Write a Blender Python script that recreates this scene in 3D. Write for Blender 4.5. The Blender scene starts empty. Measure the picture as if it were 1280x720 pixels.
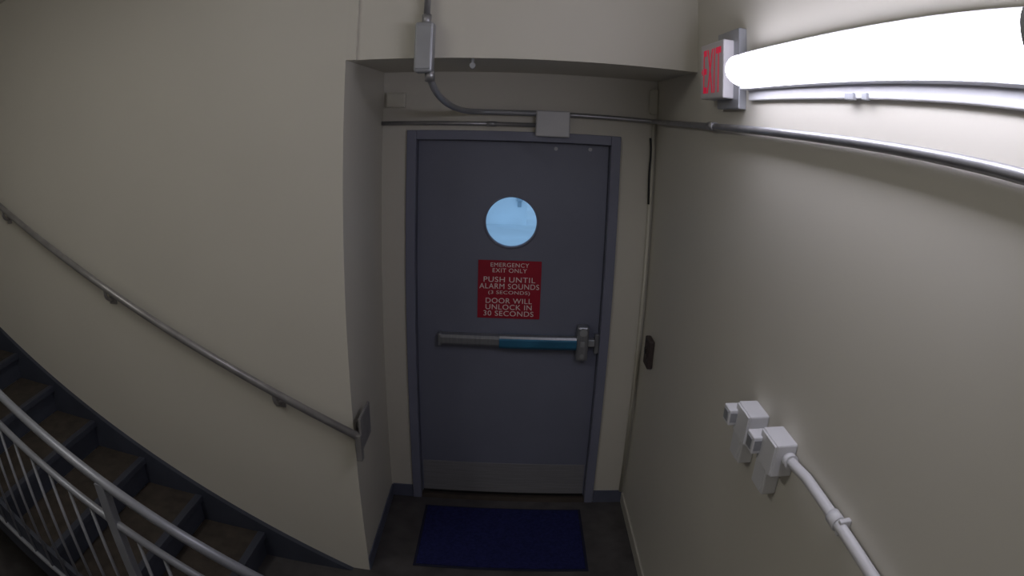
import bpy, bmesh, random
from math import *
from mathutils import Vector, Matrix
random.seed(4)
sc=bpy.context.scene
XL,XR,D,ZB=-.687,.743,.781,2.496
TOP=3.35; REAR=-3.62; LEFT=-4.6; AL=-.0518
ST=Matrix.Translation((XL,-D,0))@Matrix.Rotation(AL,4,'Z')   # stair-wall frame: x right, y into wall
I4=Matrix.Identity(4)

# ---------------- materials ----------------
def mat(name,col,rough=.6,metal=0,noise=0.06,scale=6,bump=0.0,bscale=120,spec=.5,emit=None,es=0,stretch=None):
    m=bpy.data.materials.new(name); m.use_nodes=True; nt=m.node_tree; b=nt.nodes["Principled BSDF"]
    b.inputs["Roughness"].default_value=rough; b.inputs["Metallic"].default_value=metal
    b.inputs["Specular IOR Level"].default_value=spec
    tc=nt.nodes.new("ShaderNodeTexCoord"); src=tc.outputs["Object"]
    if stretch:
        mp=nt.nodes.new("ShaderNodeMapping"); mp.inputs["Scale"].default_value=stretch
        nt.links.new(src,mp.inputs["Vector"]); src=mp.outputs["Vector"]
    n=nt.nodes.new("ShaderNodeTexNoise"); n.inputs["Scale"].default_value=scale; n.inputs["Detail"].default_value=5
    nt.links.new(src,n.inputs["Vector"])
    r=nt.nodes.new("ShaderNodeValToRGB")
    c=Vector(col)
    r.color_ramp.elements[0].position=.3; r.color_ramp.elements[1].position=.7
    r.color_ramp.elements[0].color=(*(c*(1-noise)),1); r.color_ramp.elements[1].color=(*(c*(1+noise)),1)
    nt.links.new(n.outputs["Fac"],r.inputs["Fac"]); nt.links.new(r.outputs["Color"],b.inputs["Base Color"])
    if bump>0:
        n2=nt.nodes.new("ShaderNodeTexNoise"); n2.inputs["Scale"].default_value=bscale; n2.inputs["Detail"].default_value=3
        nt.links.new(src,n2.inputs["Vector"])
        bp=nt.nodes.new("ShaderNodeBump"); bp.inputs["Strength"].default_value=bump; bp.inputs["Distance"].default_value=.002
        nt.links.new(n2.outputs["Fac"],bp.inputs["Height"]); nt.links.new(bp.outputs["Normal"],b.inputs["Normal"])
    if emit:
        b.inputs["Emission Color"].default_value=(*emit,1); b.inputs["Emission Strength"].default_value=es
    return m
M_wall=mat("painted_wall_cream",(.61,.585,.520),.5,noise=.02,scale=1.6,bump=.05,bscale=70)
M_ceil=mat("painted_ceiling",(.62,.60,.54),.7,noise=.02)
M_floor=mat("dark_concrete",(.066,.061,.062),.45,noise=.3,scale=9,bump=.3,bscale=60)
M_door=mat("door_paint_grey",(.172,.183,.250),.42,noise=.05,scale=3,bump=.1,bscale=200)
M_frame=mat("frame_paint_grey",(.190,.200,.275),.4,noise=.05,scale=4)
M_kick=mat("kick_plate_steel",(.26,.26,.28),.45,metal=.2,noise=.12,scale=5,stretch=(1,1,30))
M_base=mat("baseboard_blue_grey",(.10,.11,.16),.5,noise=.1)
M_basew=mat("baseboard_cream",(.50,.48,.42),.5,noise=.05)
M_thr=mat("threshold_dark_bronze",(.07,.055,.045),.5,metal=.4,noise=.2)
M_steel=mat("galvanised_conduit",(.38,.38,.40),.38,metal=.7,noise=.12,scale=20)
M_boxg=mat("cast_conduit_body",(.36,.37,.40),.4,metal=.4,noise=.08)
M_white=mat("white_enamel",(.66,.66,.69),.4,noise=.03)
M_white2=mat("painted_box_cream",(.58,.56,.48),.5,noise=.03)
M_rail=mat("handrail_metal",(.32,.31,.31),.38,metal=.45,noise=.15,scale=14)
M_guard=mat("guardrail_painted_steel",(.28,.29,.33),.4,metal=.3,noise=.1,scale=10)
M_tread=mat("stair_tread_brown",(.046,.036,.029),.75,noise=.35,scale=14,bump=.5,bscale=80)
M_string=mat("stair_steel_blue_grey",(.044,.050,.072),.5,noise=.15)
M_red=mat("sign_red",(.34,.004,.025),.45,noise=.05)
M_txt=mat("sign_lettering",(.85,.75,.75),.6,noise=.01)
M_ered=mat("exit_lettering_red",(.75,.01,.06),.5,noise=.01,emit=(.9,.01,.08),es=.25)
M_exit=mat("exit_sign_face",(.62,.60,.62),.4,noise=.02)
M_black=mat("black_plastic",(.012,.012,.013),.4,noise=.1)
M_brown=mat("dark_bronze_plastic",(.050,.036,.034),.65,noise=.1)
M_bar=mat("push_bar_aluminium",(.30,.31,.34),.33,metal=.6,noise=.1,scale=3,stretch=(30,1,1))
M_blue=mat("push_bar_blue_film",(.035,.17,.31),.32,metal=.3,noise=.35,scale=3)
M_mat=mat("entrance_mat_blue",(.017,.020,.085),.95,noise=.25,scale=60,bump=.8,bscale=250,spec=.1)
M_rub=mat("mat_rubber_edge",(.006,.008,.03),.8)
M_ext=mat("exterior_pale_concrete",(.62,.68,.72),.8,noise=.12,scale=1.2)
M_ext2=mat("exterior_wall_pale",(.78,.84,.88),.8,noise=.1,scale=1.5)
M_ext3=mat("exterior_lamp_grey",(.34,.42,.48),.8,noise=.1,scale=1.5)
def emis(name,col,s):
    m=bpy.data.materials.new(name); m.use_nodes=True; nt=m.node_tree; b=nt.nodes["Principled BSDF"]
    b.inputs["Base Color"].default_value=(.8,.8,.85,1); b.inputs["Emission Color"].default_value=(*col,1); b.inputs["Emission Strength"].default_value=s
    return m
M_lens=emis("fluorescent_diffuser",(.87,.86,1.0),14.0)
M_lens2=emis("overhead_fill_diffuser",(1.0,.98,.93),13.0)  # glow of the added out-of-frame ceiling fill
M_glass=bpy.data.materials.new("clear_glass"); M_glass.use_nodes=True
nt=M_glass.node_tree; nt.nodes.clear()
o=nt.nodes.new("ShaderNodeOutputMaterial"); mx=nt.nodes.new("ShaderNodeMixShader"); tr=nt.nodes.new("ShaderNodeBsdfTransparent"); gl=nt.nodes.new("ShaderNodeBsdfGlossy")
tr.inputs[0].default_value=(.90,.95,1,1); gl.inputs["Roughness"].default_value=.03; mx.inputs[0].default_value=.06
nt.links.new(tr.outputs[0],mx.inputs[1]);nt.links.new(gl.outputs[0],mx.inputs[2]);nt.links.new(mx.outputs[0],o.inputs[0])

# ---------------- helpers ----------------
def link(ob,parent=None):
    bpy.context.collection.objects.link(ob)
    if parent: ob.parent=parent
    return ob
def empty(name):
    e=bpy.data.objects.new(name,None); e.empty_display_size=.1; return link(e)
def fin(bm,name,m,parent=None,xf=I4,bevel=0,smooth=False,seg=2):
    if bevel>0:
        es=[e for e in bm.edges if len(e.link_faces)==2 and e.calc_face_angle(0)>.6]
        bmesh.ops.bevel(bm,geom=es,offset=bevel,segments=seg,profile=.5,affect='EDGES')
    bmesh.ops.recalc_face_normals(bm,faces=bm.faces)
    bm.transform(xf)
    me=bpy.data.meshes.new(name); bm.to_mesh(me); bm.free()
    if smooth:
        for p in me.polygons: p.use_smooth=True
    me.materials.append(m)
    return link(bpy.data.objects.new(name,me),parent)
def addbox(bm,lo,hi):
    r=bmesh.ops.create_cube(bm,size=1)
    for v in r['verts']:
        v.co=Vector([lo[i]+(v.co[i]+.5)*(hi[i]-lo[i]) for i in range(3)])
def box(name,lo,hi,m,parent=None,bevel=0,xf=I4):
    bm=bmesh.new(); addbox(bm,lo,hi); return fin(bm,name,m,parent,xf,bevel)
def boxes(name,L,m,parent=None,bevel=0,xf=I4):
    bm=bmesh.new()
    for lo,hi in L: addbox(bm,lo,hi)
    return fin(bm,name,m,parent,xf,bevel)
def prism(name,pts,axis,a,b,m,parent=None,bevel=0,xf=I4):
    bm=bmesh.new()
    def mk(p,t):
        if axis==2: return (p[0],p[1],t)
        if axis==1: return (p[0],t,p[1])
        return (t,p[0],p[1])
    A=[bm.verts.new(mk(p,a)) for p in pts]; B=[bm.verts.new(mk(p,b)) for p in pts]
    bm.faces.new(A); bm.faces.new(B[::-1]); n=len(pts)
    for i in range(n): bm.faces.new((A[i],A[(i+1)%n],B[(i+1)%n],B[i]))
    return fin(bm,name,m,parent,xf,bevel)
def tube(name,pts,r,m,parent=None,xf=I4,n=16,smooth_path=0):
    P=[Vector(p) for p in pts]
    for _ in range(smooth_path):
        Q=[P[0]]
        for i in range(len(P)-1):
            Q+= [P[i]*.75+P[i+1]*.25, P[i]*.25+P[i+1]*.75]
        Q.append(P[-1]); P=Q
    bm=bmesh.new(); rings=[]
    up=None
    for i,p in enumerate(P):
        t=((P[min(i+1,len(P)-1)]-P[max(i-1,0)])).normalized()
        if up is None:
            up=Vector((0,0,1)) if abs(t.z)<.9 else Vector((1,0,0))
        s=t.cross(up).normalized(); up=s.cross(t).normalized()
        rings.append([bm.verts.new(p+(s*cos(2*pi*k/n)+up*sin(2*pi*k/n))*r) for k in range(n)])
    for a,b in zip(rings[:-1],rings[1:]):
        for k in range(n):
            f=bm.faces.new((a[k],a[(k+1)%n],b[(k+1)%n],b[k])); f.smooth=True
    bm.faces.new(rings[0]); bm.faces.new(rings[-1][::-1])
    return fin(bm,name,m,parent,xf)
def text(name,s,M,m,parent,w=None,h=None,ext=.0008,off=0.0):
    cu=bpy.data.curves.new(name,'FONT'); cu.body=s; cu.align_x='CENTER'; cu.align_y='CENTER'; cu.size=1; cu.extrude=0
    cu.offset=off; cu.space_character=1.08
    ob=bpy.data.objects.new(name+"_tmp",cu); link(ob); bpy.context.view_layer.update()
    me=bpy.data.meshes.new_from_object(ob.evaluated_get(bpy.context.evaluated_depsgraph_get()))
    bpy.data.objects.remove(ob)
    xs=[v.co.x for v in me.vertices]; ys=[v.co.y for v in me.vertices]
    cx,cy=(min(xs)+max(xs))/2,(min(ys)+max(ys))/2; sx=w/(max(xs)-min(xs)); sy=h/(max(ys)-min(ys))
    for v in me.vertices: v.co=M@Vector(((v.co.x-cx)*sx,(v.co.y-cy)*sy,ext))
    me.materials.clear(); me.materials.append(m)
    me.name=name
    return link(bpy.data.objects.new(name,me),parent)

# ---------------- room shell ----------------
box("floor",(LEFT-.1,REAR-.1,-.1),(XR+.1,.15,0),M_floor)
box("ceiling",(LEFT-.1,REAR-.1,TOP),(XR+.1,.15,TOP+.1),M_ceil)
FW=.556
boxes("wall_back",[((XL-.15,0,0),(-FW+.01,.15,TOP)),((FW-.01,0,0),(XR,.15,TOP)),((-FW+.01,0,2.18),(FW-.01,.15,TOP))],M_wall)
box("wall_right",(XR,REAR-.1,0),(XR+.12,.15,TOP),M_wall)
box("wall_rear",(LEFT-.1,REAR-.12,0),(XR,REAR,TOP),M_wall)
box("wall_left",(LEFT-.12,REAR,0),(LEFT,.1,TOP),M_wall)
pl=ST@Vector((-3.95,0,0)); pl2=ST@Vector((-3.95,.15,0))
prism("wall_stair",[(XL,-D),(XL,-D+.18),(pl2.x,pl2.y),(pl.x,pl.y)],2,0,TOP,M_wall)
box("wall_alcove",(XL-.15,-D+.18,0),(XL,0,TOP),M_wall)
box("wall_above_alcove",(XL,-D+.014,ZB),(XR,0,TOP),M_wall)
box("trim_wall_return",(XL,-D,ZB),(-.645,-D+.014,TOP),M_wall)
boxes("baseboard_back",[((XL+.008,-.01,0),(-FW,0,.085)),((FW,-.01,0),(XR-.008,0,.085))],M_base)
box("baseboard_alcove",(XL,-D+.0,0),(XL+.008,-.01,.085),M_base,bevel=.002)
box("baseboard_right",(XR-.012,REAR,0),(XR,-.01,.075),M_basew,bevel=.003)

# ---------------- exterior ----------------
box("exterior_ground",(-8,.4,-.12),(8,16,-.05),M_ext)
box("exterior_wall",(-8,10.5,-.05),(.28,10.8,1.6),M_ext2)
eb=empty("exterior_wall_lamp")
boxes("lamp_plate",[((.08,10.47,.34),(.16,10.5,.60))],M_ext3,eb,bevel=.01)
boxes("lamp_head",[((.05,10.36,.48),(.19,10.47,.60))],M_ext3,eb,bevel=.02)

# ---------------- door ----------------
frame=empty("door_frame")
boxes("jambs",[((-.553,-.016,0),(-.503,.12,2.185)),((.503,-.016,0),(.553,.12,2.185)),((-.503,-.016,2.135),(.503,.12,2.185))],M_frame,frame,bevel=.003)
boxes("stops",[((-.503,.098,0),(-.488,.12,2.135)),((.488,.098,0),(.503,.12,2.135)),((-.488,.098,2.12),(.488,.12,2.135))],M_frame,frame)
prism("threshold",[(-.01,0),(.02,.012),(.10,.012),(.14,0)],0,-.503,.503,M_thr,frame)
door=empty("door_1")
WC=(0.0,1.70); WR=.137
bm=bmesh.new()
def loop(pts,y):
    vs=[bm.verts.new((p[0],y,p[1])) for p in pts]
    return vs,[bm.edges.new((vs[i],vs[(i+1)%len(vs)])) for i in range(len(vs))]
N=64
rect=[(-.5,.016),(.5,.016),(.5,2.130),(-.5,2.130)]
circ=[(WC[0]+WR*cos(2*pi*i/N),WC[1]+WR*sin(2*pi*i/N)) for i in range(N)]
r1,e1=loop(rect,.05); c1,e2=loop(circ,.05)
bmesh.ops.triangle_fill(bm,edges=e1+e2,use_beauty=True)
r2,e3=loop(rect,.095); c2,e4=loop(circ,.095)
bmesh.ops.triangle_fill(bm,edges=e3+e4,use_beauty=True)
for a,b in((r1,r2),(c1,c2)):
    for i in range(len(a)): bm.faces.new((a[i],a[(i+1)%len(a)],b[(i+1)%len(a)],b[i]))
fin(bm,"door_leaf",M_door,door)
def ring(name,cx,cz,ri,ro,y0,y1,m,parent):
    bm=bmesh.new(); R=[]
    for r,y in((ri,y1),(ri,y0),((ri+ro)/2,y0-.003),(ro,y0),(ro,y1)):
        R.append([bm.verts.new((cx+r*cos(2*pi*k/64),y,cz+r*sin(2*pi*k/64))) for k in range(64)])
    for a,b in zip(R[:-1],R[1:]):
        for k in range(64): bm.faces.new((a[k],a[(k+1)%64],b[(k+1)%64],b[k]))
    return fin(bm,name,m,parent,smooth=True)
ring("window_ring",*WC,WR-.004,WR+.008,.047,.06,M_frame,door)
def disc(name,c,r,y0,y1,m,parent,n=48,bevel=0):
    return prism(name,[(c[0]+r*cos(2*pi*k/n),c[1]+r*sin(2*pi*k/n)) for k in range(n)],1,y0,y1,m,parent,bevel)
disc("window_glass",WC,WR-.001,.06,.064,M_glass,door)
box("kick_plate",(-.492,.047,.03),(.492,.051,.245),M_kick,door,bevel=.001)
box("door_bottom_sweep",(-.495,.044,.016),(.495,.051,.03),M_black,door)
for i,(x,z) in enumerate([(.22,2.10),(.40,2.105)]): disc("door_top_bolt_%d"%i,(x,z),.010,.040,.051,M_boxg,door,16)
# panic bar
bar=empty("panic_bar")
prof=lambda y0,y1,z0,z1,c:[(y0+c,z0),(y1,z0),(y1,z1),(y0+c,z1),(y0,z1-c*1.2),(y0,z0+c*1.2)]
prism("bar_housing",prof(-.010,.05,1.022,1.082,.012),0,-.365,-.045,M_bar,bar,bevel=.002)
prism("push_pad",prof(-.022,.05,1.018,1.082,.012),0,-.045,.375,M_blue,bar,bevel=.002)
prism("push_pad_top_edge",[(-.016,1.074),(.03,1.074),(.03,1.088),(-.010,1.088)],0,-.045,.375,M_bar,bar,bevel=.001)
box("bar_end_cap",(-.380,-.006,1.016),(-.360,.05,1.088),M_bar,bar,bevel=.006)
box("latch_chassis",(.375,-.020,.955),(.440,.05,1.155),M_bar,bar,bevel=.012)
disc("latch_cylinder",(.408,1.125),.022,-.028,-.018,M_boxg,bar,24,bevel=.002)
disc("latch_screw",(.408,.985),.012,-.026,-.018,M_boxg,bar,20)
box("latch_bolt",(.440,0,1.035),(.478,.05,1.075),M_boxg,bar,bevel=.004)
box("latch_slot",(.395,-.0225,1.04),(.42,-.019,1.07),M_boxg,bar,bevel=.002)
box("strike_plate",(.480,.018,.99),(.503,.05,1.10),M_bar,bar,bevel=.002)
# red sign
sg=empty("emergency_exit_notice")
box("sign_plate",(-.168,.046,1.172),(.168,.050,1.492),M_red,sg)
MS=Matrix(((1,0,0,0),(0,0,-1,.0455),(0,1,0,1.492),(0,0,0,1)))
k=.336/76; kz=.32/74
for i,(s,yc,h,w) in enumerate([("EMERGENCY",5.5,5.2,46),("EXIT ONLY",12.5,5.2,41),("PUSH UNTIL",24,6.6,62),("ALARM SOUNDS",32.5,6.6,72),("(3 SECONDS)",41,5.6,50),("DOOR WILL",51,6.6,56),("UNLOCK IN",59.2,6.6,56),("30 SECONDS",67.5,6.6,61)]):
    text("lettering_%d"%i,s,MS@Matrix.Translation((0,-yc*kz,0)),M_txt,sg,w=w*k,h=h*kz)

# ---------------- mat ----------------
mt=empty("entrance_mat")
box("mat_edge",(-.465,-.705,0),(.47,-.10,.006),M_rub,mt,bevel=.002)
box("mat_pile",(-.45,-.69,.005),(.455,-.115,.011),M_mat,mt,bevel=.003)

# ---------------- conduits over the door ----------------
cb=empty("overhead_conduit_run")
tube("riser_conduit",[(-.355,-D-.02,2.64),(-.355,-D-.02,TOP)],.0135,M_steel,cb)
box("strap",(-.395,-D-.035,2.85),(-.315,-D+.013,2.868),M_steel,cb,bevel=.002)
tube("riser_collar",[(-.355,-D-.02,2.63),(-.355,-D-.02,2.675)],.019,M_steel,cb)
box("pull_body",(-.395,-D-.06,2.43),(-.320,-D+.014,2.64),M_boxg,cb,bevel=.012)
box("pull_body_cover",(-.388,-D-.064,2.445),(-.327,-D-.058,2.625),M_boxg,cb,bevel=.003)
tube("bend_conduit",[(-.335,-.80,2.45),(-.335,-.78,2.405),(-.318,-.66,2.345),(-.29,-.42,2.305),(-.25,-.14,2.285),(-.17,-.042,2.283),(-.05,-.04,2.283),(.12,-.04,2.283)],.0145,M_boxg,cb,smooth_path=3)
tube("bend_collar",[(-.335,-.80,2.44),(-.334,-.785,2.40)],.02,M_steel,cb)
box("junction_box",(.108,-.06,2.165),(.280,0,2.300),M_white,cb,bevel=.006)
box("junction_box_cover",(.112,-.064,2.169),(.276,-.059,2.296),M_white,cb,bevel=.002)
tube("header_conduit",[(.27,-.04,2.283),(.60,-.035,2.28),(.69,-.035,2.279),(.722,-.07,2.278),(.722,-.2,2.275),(.722,-1.6,2.268),(.722,REAR,2.262)],.0125,M_steel,cb,smooth_path=2)
tube("lower_conduit",[(XL,-.026,2.222),(.115,-.026,2.222)],.011,M_steel,cb)
tube("lower_coupling",[(-.14,-.026,2.222),(-.09,-.026,2.222)],.0135,M_steel,cb)
tube("wall_coupling",[(.722,-1.02,2.2715),(.722,-1.09,2.271)],.0165,M_steel,cb)
cp=empty("corner_junction_box")
box("cover",(.700,-.03,2.315),(.742,0,2.45),M_white2,cp,bevel=.004)
box("cover_lip",(.694,-.034,2.325),(.736,-.029,2.44),M_white2,cp,bevel=.002)
bp=empty("blank_wall_plate")
box("plate_body",(-.670,-.022,2.305),(-.565,0,2.385),M_white2,bp,bevel=.004)
box("plate_face",(-.664,-.026,2.311),(-.571,-.021,2.379),M_white2,bp,bevel=.002)
rc=empty("corner_raceway")
tube("raceway",[(.722,-.02,.09),(.722,-.02,2.26)],.010,M_white2,rc)
tube("loose_cable",[(.705,-.03,2.19),(.712,-.03,2.12),(.706,-.03,2.0),(.712,-.03,1.84)],.0055,M_black,rc,smooth_path=2)
sp=empty("soffit_hook")
tube("hook_stem",[(-.17,-D+.03,ZB),(-.17,-D+.03,ZB-.045)],.007,M_boxg,sp,n=10)
disc("hook_flange",(-.17,ZB-.03),.012,-D+.02,-D+.04,M_boxg,sp,16)

# ---------------- exit sign ----------------
ex=empty("exit_sign")
box("backing_plate",(XR-.028,-1.36,2.335),(XR,-1.13,2.61),M_boxg,ex,bevel=.003)
box("sign_housing",(XR-.065,-1.305,2.368),(XR-.0,-1.035,2.572),M_exit,ex,bevel=.005)
ME=Matrix(((0,0,-1,XR-.0655),(-1,0,0,-1.178),(0,1,0,2.468),(0,0,0,1)))
text("exit_lettering",'EXIT',ME,M_ered,ex,w=.205,h=.160,off=.004)
prism("chevron",[(-1.050,2.468),(-1.062,2.480),(-1.062,2.456)],0,XR-.0662,XR-.064,M_ered,ex)

# ---------------- fluorescent wall fixture ----------------
def fixture(name,y0,y1,x0,zc,hh,depth,lens,parentxf=I4,drop=.016,hd=.05,rise=.010):
    e=empty(name)
    boxes("housing",[((x0-hd,y0+.02,zc-hh-.003),(x0,y1-.0,zc+hh+rise))],M_white,e,bevel=.003,xf=parentxf)
    boxes("mounting_plate",[((x0-.018,y0+.02,zc-hh-drop),(x0,y1-.005,zc+hh))],M_white,e,bevel=.003,xf=parentxf)
    bm=bmesh.new(); rings=[]; NS=20
    ys=[(y1,.0),(y1-.006,.35),(y1-.02,.62),(y1-.045,.85),(y1-.08,1.),(y0+.05,1.),(y0+.045,1.)]
    for y,s in ys:
        s2=max(s,.02)
        rings.append([bm.verts.new((x0-hd-depth*s2*sin(pi*k/NS)**.7,y,zc-hh*s2*cos(pi*k/NS))) for k in range(NS+1)])
    for a,b in zip(rings[:-1],rings[1:]):
        for k in range(NS): f=bm.faces.new((a[k],a[k+1],b[k+1],b[k])); f.smooth=True
    bm.faces.new(rings[-1])
    fin(bm,"diffuser",lens,e,xf=parentxf)
    bm=bmesh.new()
    A=[];B=[]
    for y,l in((y0+.045,A),(y0,B)):
        for k in range(NS+1): l.append(bm.verts.new((x0-hd+.001-(depth+.006)*sin(pi*k/NS)**.7,y,zc-(hh+.006)*cos(pi*k/NS))))
    for k in range(NS): bm.faces.new((A[k],A[k+1],B[k+1],B[k]))
    bm.faces.new(A);bm.faces.new(B[::-1]); bm.faces.new((A[0],B[0],B[-1],A[-1]))
    fin(bm,"end_cap",M_boxg,e,xf=parentxf)
    ym=(y0+y1)/2
    zq=zc-hh-drop
    boxes("latch_clips",[((x0-.026,ym-.05,zq-.004),(x0-.013,ym-.03,zq+.012)),((x0-.026,ym+.01,zq-.004),(x0-.013,ym+.05,zq+.012))],M_boxg,e,bevel=.002,xf=parentxf)
    return e
fixture("overhead_fill_fixture",-2.84,-1.42,XR,2.447,.050,.075,M_lens,drop=.034,hd=.047,rise=.016)
RC=Matrix(((0,0,1,-1.9),(0,1,0,0),(1,0,0,TOP),(0,0,0,1)))
fixture("overhead_fill_fixture",-3.4,-2.0,0,0,.10,.08,M_lens2,RC)  # unseen ceiling unit, added as fill to brighten the stair side

# ---------------- door release button ----------------
rd=empty("door_release_button")
box("reader_body",(XR-.030,-.325,1.035),(XR,-.215,1.185),M_brown,rd,bevel=.006)
box("reader_face",(XR-.034,-.305,1.085),(XR-.029,-.235,1.165),M_brown,rd,bevel=.003)
box("reader_button",(XR-.040,-.285,1.105),(XR-.033,-.255,1.135),M_black,rd,bevel=.003)

# ---------------- wall boxes on right ----------------
def sensor(name,y,dz):
    e=empty(name)
    def b(n,lo,hi,m,bev=0): box(n,(XR-lo[0],y+lo[1],lo[2]+dz),(XR-hi[0],y+hi[1],hi[2]+dz),m,e,bev)
    b("back_box",(.062,-.062,1.478),(0,.050,1.572),M_white,.005)
    b("cover_plate",(.067,-.058,1.482),(.061,.046,1.568),M_white,.002)
    b("lower_shroud",(.045,.000,1.385),(.0,.085,1.490),M_white,.004)
    b("lower_front",(.050,.010,1.390),(.040,.080,1.50),M_white,.004)
    b("sensor_head",(.092,.030,1.500),(.040,.085,1.550),M_white,.004)
    b("sensor_window",(.0945,.040,1.510),(.0905,.075,1.541),M_boxg,.001)
    b("sensor_side_slot",(.088,.0275,1.511),(.068,.0305,1.540),M_boxg)
    return e
sensor("wall_sensor_box",-1.765,-.070); sensor("wall_sensor_box",-1.975,-.050)
lc=empty("lower_wall_conduit")
tube("conduit",[(XR-.022,-2.0,1.480),(XR-.022,-2.09,1.488),(XR-.022,-2.16,1.497),(XR-.022,REAR,1.497)],.0135,M_white,lc)
tube("conduit_nipple",[(XR-.022,-1.79,1.455),(XR-.022,-1.93,1.455)],.011,M_white,lc)
tube("coupling",[(XR-.022,-2.325,1.497),(XR-.022,-2.365,1.497)],.018,M_white,lc)
box("strap",(XR-.030,-2.385,1.478),(XR,-2.368,1.516),M_white,lc,bevel=.003)
tube("collar",[(XR-.022,-2.033,1.482),(XR-.022,-2.062,1.485)],.02,M_white,lc)

# ---------------- stairs ----------------
S=.4428; RUN=.375; RISE=RUN*S
NST=8; W=1.06
stair=empty("staircase")
u0=.60
bm=bmesh.new(); bm2=bmesh.new()
for i in range(NST):
    u=u0+i*RUN; z=RISE*(i+1); ue=u+RUN if i<NST-1 else 3.92
    addbox(bm,(-(ue)-.0,-W,z-.035),(-u+.022,-.03,z))
    addbox(bm2,(-u-.02,-W+.005,z-RISE),(-u,-.03,z-.035))
fin(bm,"treads",M_tread,stair,ST,bevel=.004)
fin(bm2,"risers",M_string,stair,ST)
bm=bmesh.new()
for i in range(NST):
    u=u0+i*RUN; z=RISE*(i+1)
    addbox(bm,(-u-.02,-W,z-.034),(-u+.025,-.03,z+.003))
fin(bm,"nosings",M_string,stair,ST,bevel=.003)
def strp(name,ya,yb,topoff,botoff):
    f=lambda u:-.04+S*u+topoff
    a=max(.02,(0.04-topoff)/S)
    pts=[(-a,0.0),(-a-.62,0.0),(-3.3,f(3.3)-botoff),(-3.9,f(3.3)-botoff),(-3.9,f(3.3)),(-3.3,f(3.3))]
    return prism(name,pts,1,ya,yb,M_string,stair,bevel=.003,xf=ST)
strp("wall_stringer",-.03,-.0,0,.30)
strp("outer_stringer",-W-.03,-W,-.06,.30)

# ---------------- wall handrail ----------------
hr=empty("wall_handrail")
f=lambda u:.896+S*u
tube("rail",[(-3.6,-.07,f(3.6)),(-1.5,-.07,f(1.5)),(0.045,-.07,f(-.045))],.019,M_rail,hr,xf=ST)
box("end_post",(.030,-.088,.755),(.058,-.052,.890),M_rail,hr,bevel=.004,xf=ST)
box("end_plate",(-.645,-.850,.800),(-.633,-.655,.965),M_rail,hr,bevel=.004)
tube("end_standoff",[(XL,-.72,.86),(-.643,-.72,.86)],.02,M_rail,hr)
for i,u in enumerate((.36,1.36,2.36,3.3)):
    tube("bracket_%d"%i,[(-u,-.07,f(u)-.012),(-u,-.07,f(u)-.05),(-u,-.035,f(u)-.075),(-u,-.002,f(u)-.075)],.010,M_rail,hr,xf=ST,n=10,smooth_path=1)
    box("bracket_plate_%d"%i,(-u-.028,-.008,f(u)-.105),(-u+.028,0,f(u)-.045),M_rail,hr,bevel=.003,xf=ST)

# ---------------- guard rail ----------------
gr=empty("stair_guardrail")
def G(x): return 1.33-.395*(x+2.01)
def gy(x): return (ST@Vector((x-XL,-1.1,0))).y
def P(x,dz): return (x,gy(x),G(x)+dz)
tube("top_rail",[P(-3.9,0),P(-1.5,0),P(-.62,0)],.021,M_guard,gr)
tube("mid_rail",[P(-3.9,-.185),P(-1.5,-.185),P(-.62,-.185)],.018,M_guard,gr)
tube("bottom_rail",[P(-3.9,-.98),P(-1.5,-.98),P(-1.2,-.98)],.016,M_guard,gr)
for i,x in enumerate((-.62,-1.42,-2.62,-3.75)):
    zb=0 if i<2 else G(x)-1.05
    box("post_%d"%i,(x-.024,gy(x)-.022,zb),(x+.024,gy(x)+.022,G(x)-.005),M_guard,gr,bevel=.004)
x=-.74;j=0
while x>-3.7:
    if min(abs(x-q) for q in(-1.42,-2.62))>.05:
        tube("baluster_%02d"%j,[(x,gy(x),max(0.0,G(x)-.98)),(x,gy(x),G(x)-.185)],.0085,M_guard,gr,n=8)
    x-=.115;j+=1

# ---------------- world ----------------
w=bpy.data.worlds.new("World"); sc.world=w; w.use_nodes=True
bg=w.node_tree.nodes["Background"]; bg.inputs[0].default_value=(.43,.66,.90,1); bg.inputs[1].default_value=1.0
sc.view_settings.view_transform='Standard'; sc.view_settings.look='None'; sc.view_settings.exposure=0

# ---------------- camera ----------------
cam=bpy.data.cameras.new("Camera"); co=bpy.data.objects.new("Camera",cam); bpy.context.collection.objects.link(co)
yaw,pitch,roll=.0001,-.2626,.0324
F=Vector((sin(yaw)*cos(pitch),cos(yaw)*cos(pitch),sin(pitch))); R=Vector((cos(yaw),-sin(yaw),0)); U=R.cross(F)
R2=R*cos(roll)+U*sin(roll); U2=-R*sin(roll)+U*cos(roll)
mw=Matrix((( R2.x,U2.x,-F.x,.0146),(R2.y,U2.y,-F.y,-3.3084),(R2.z,U2.z,-F.z,2.2450),(0,0,0,1)))
co.matrix_world=mw
cam.sensor_fit='HORIZONTAL'; cam.sensor_width=36; cam.sensor_height=20.25; cam.lens=22.0; cam.clip_start=.01
cam.type='PANO'
K=[0.0,-4.33961380e-02,-2.56178098e-04,1.92958423e-05,-1.12033937e-06]
for tgt in (getattr(cam,'cycles',None),cam):
    if tgt is None: continue
    try:
        tgt.panorama_type='FISHEYE_LENS_POLYNOMIAL'; tgt.fisheye_fov=pi
        for i,kk in enumerate(K): setattr(tgt,'fisheye_polynomial_k%d'%i,kk)
        break
    except Exception as e: print("cam",e)
sc.camera=co
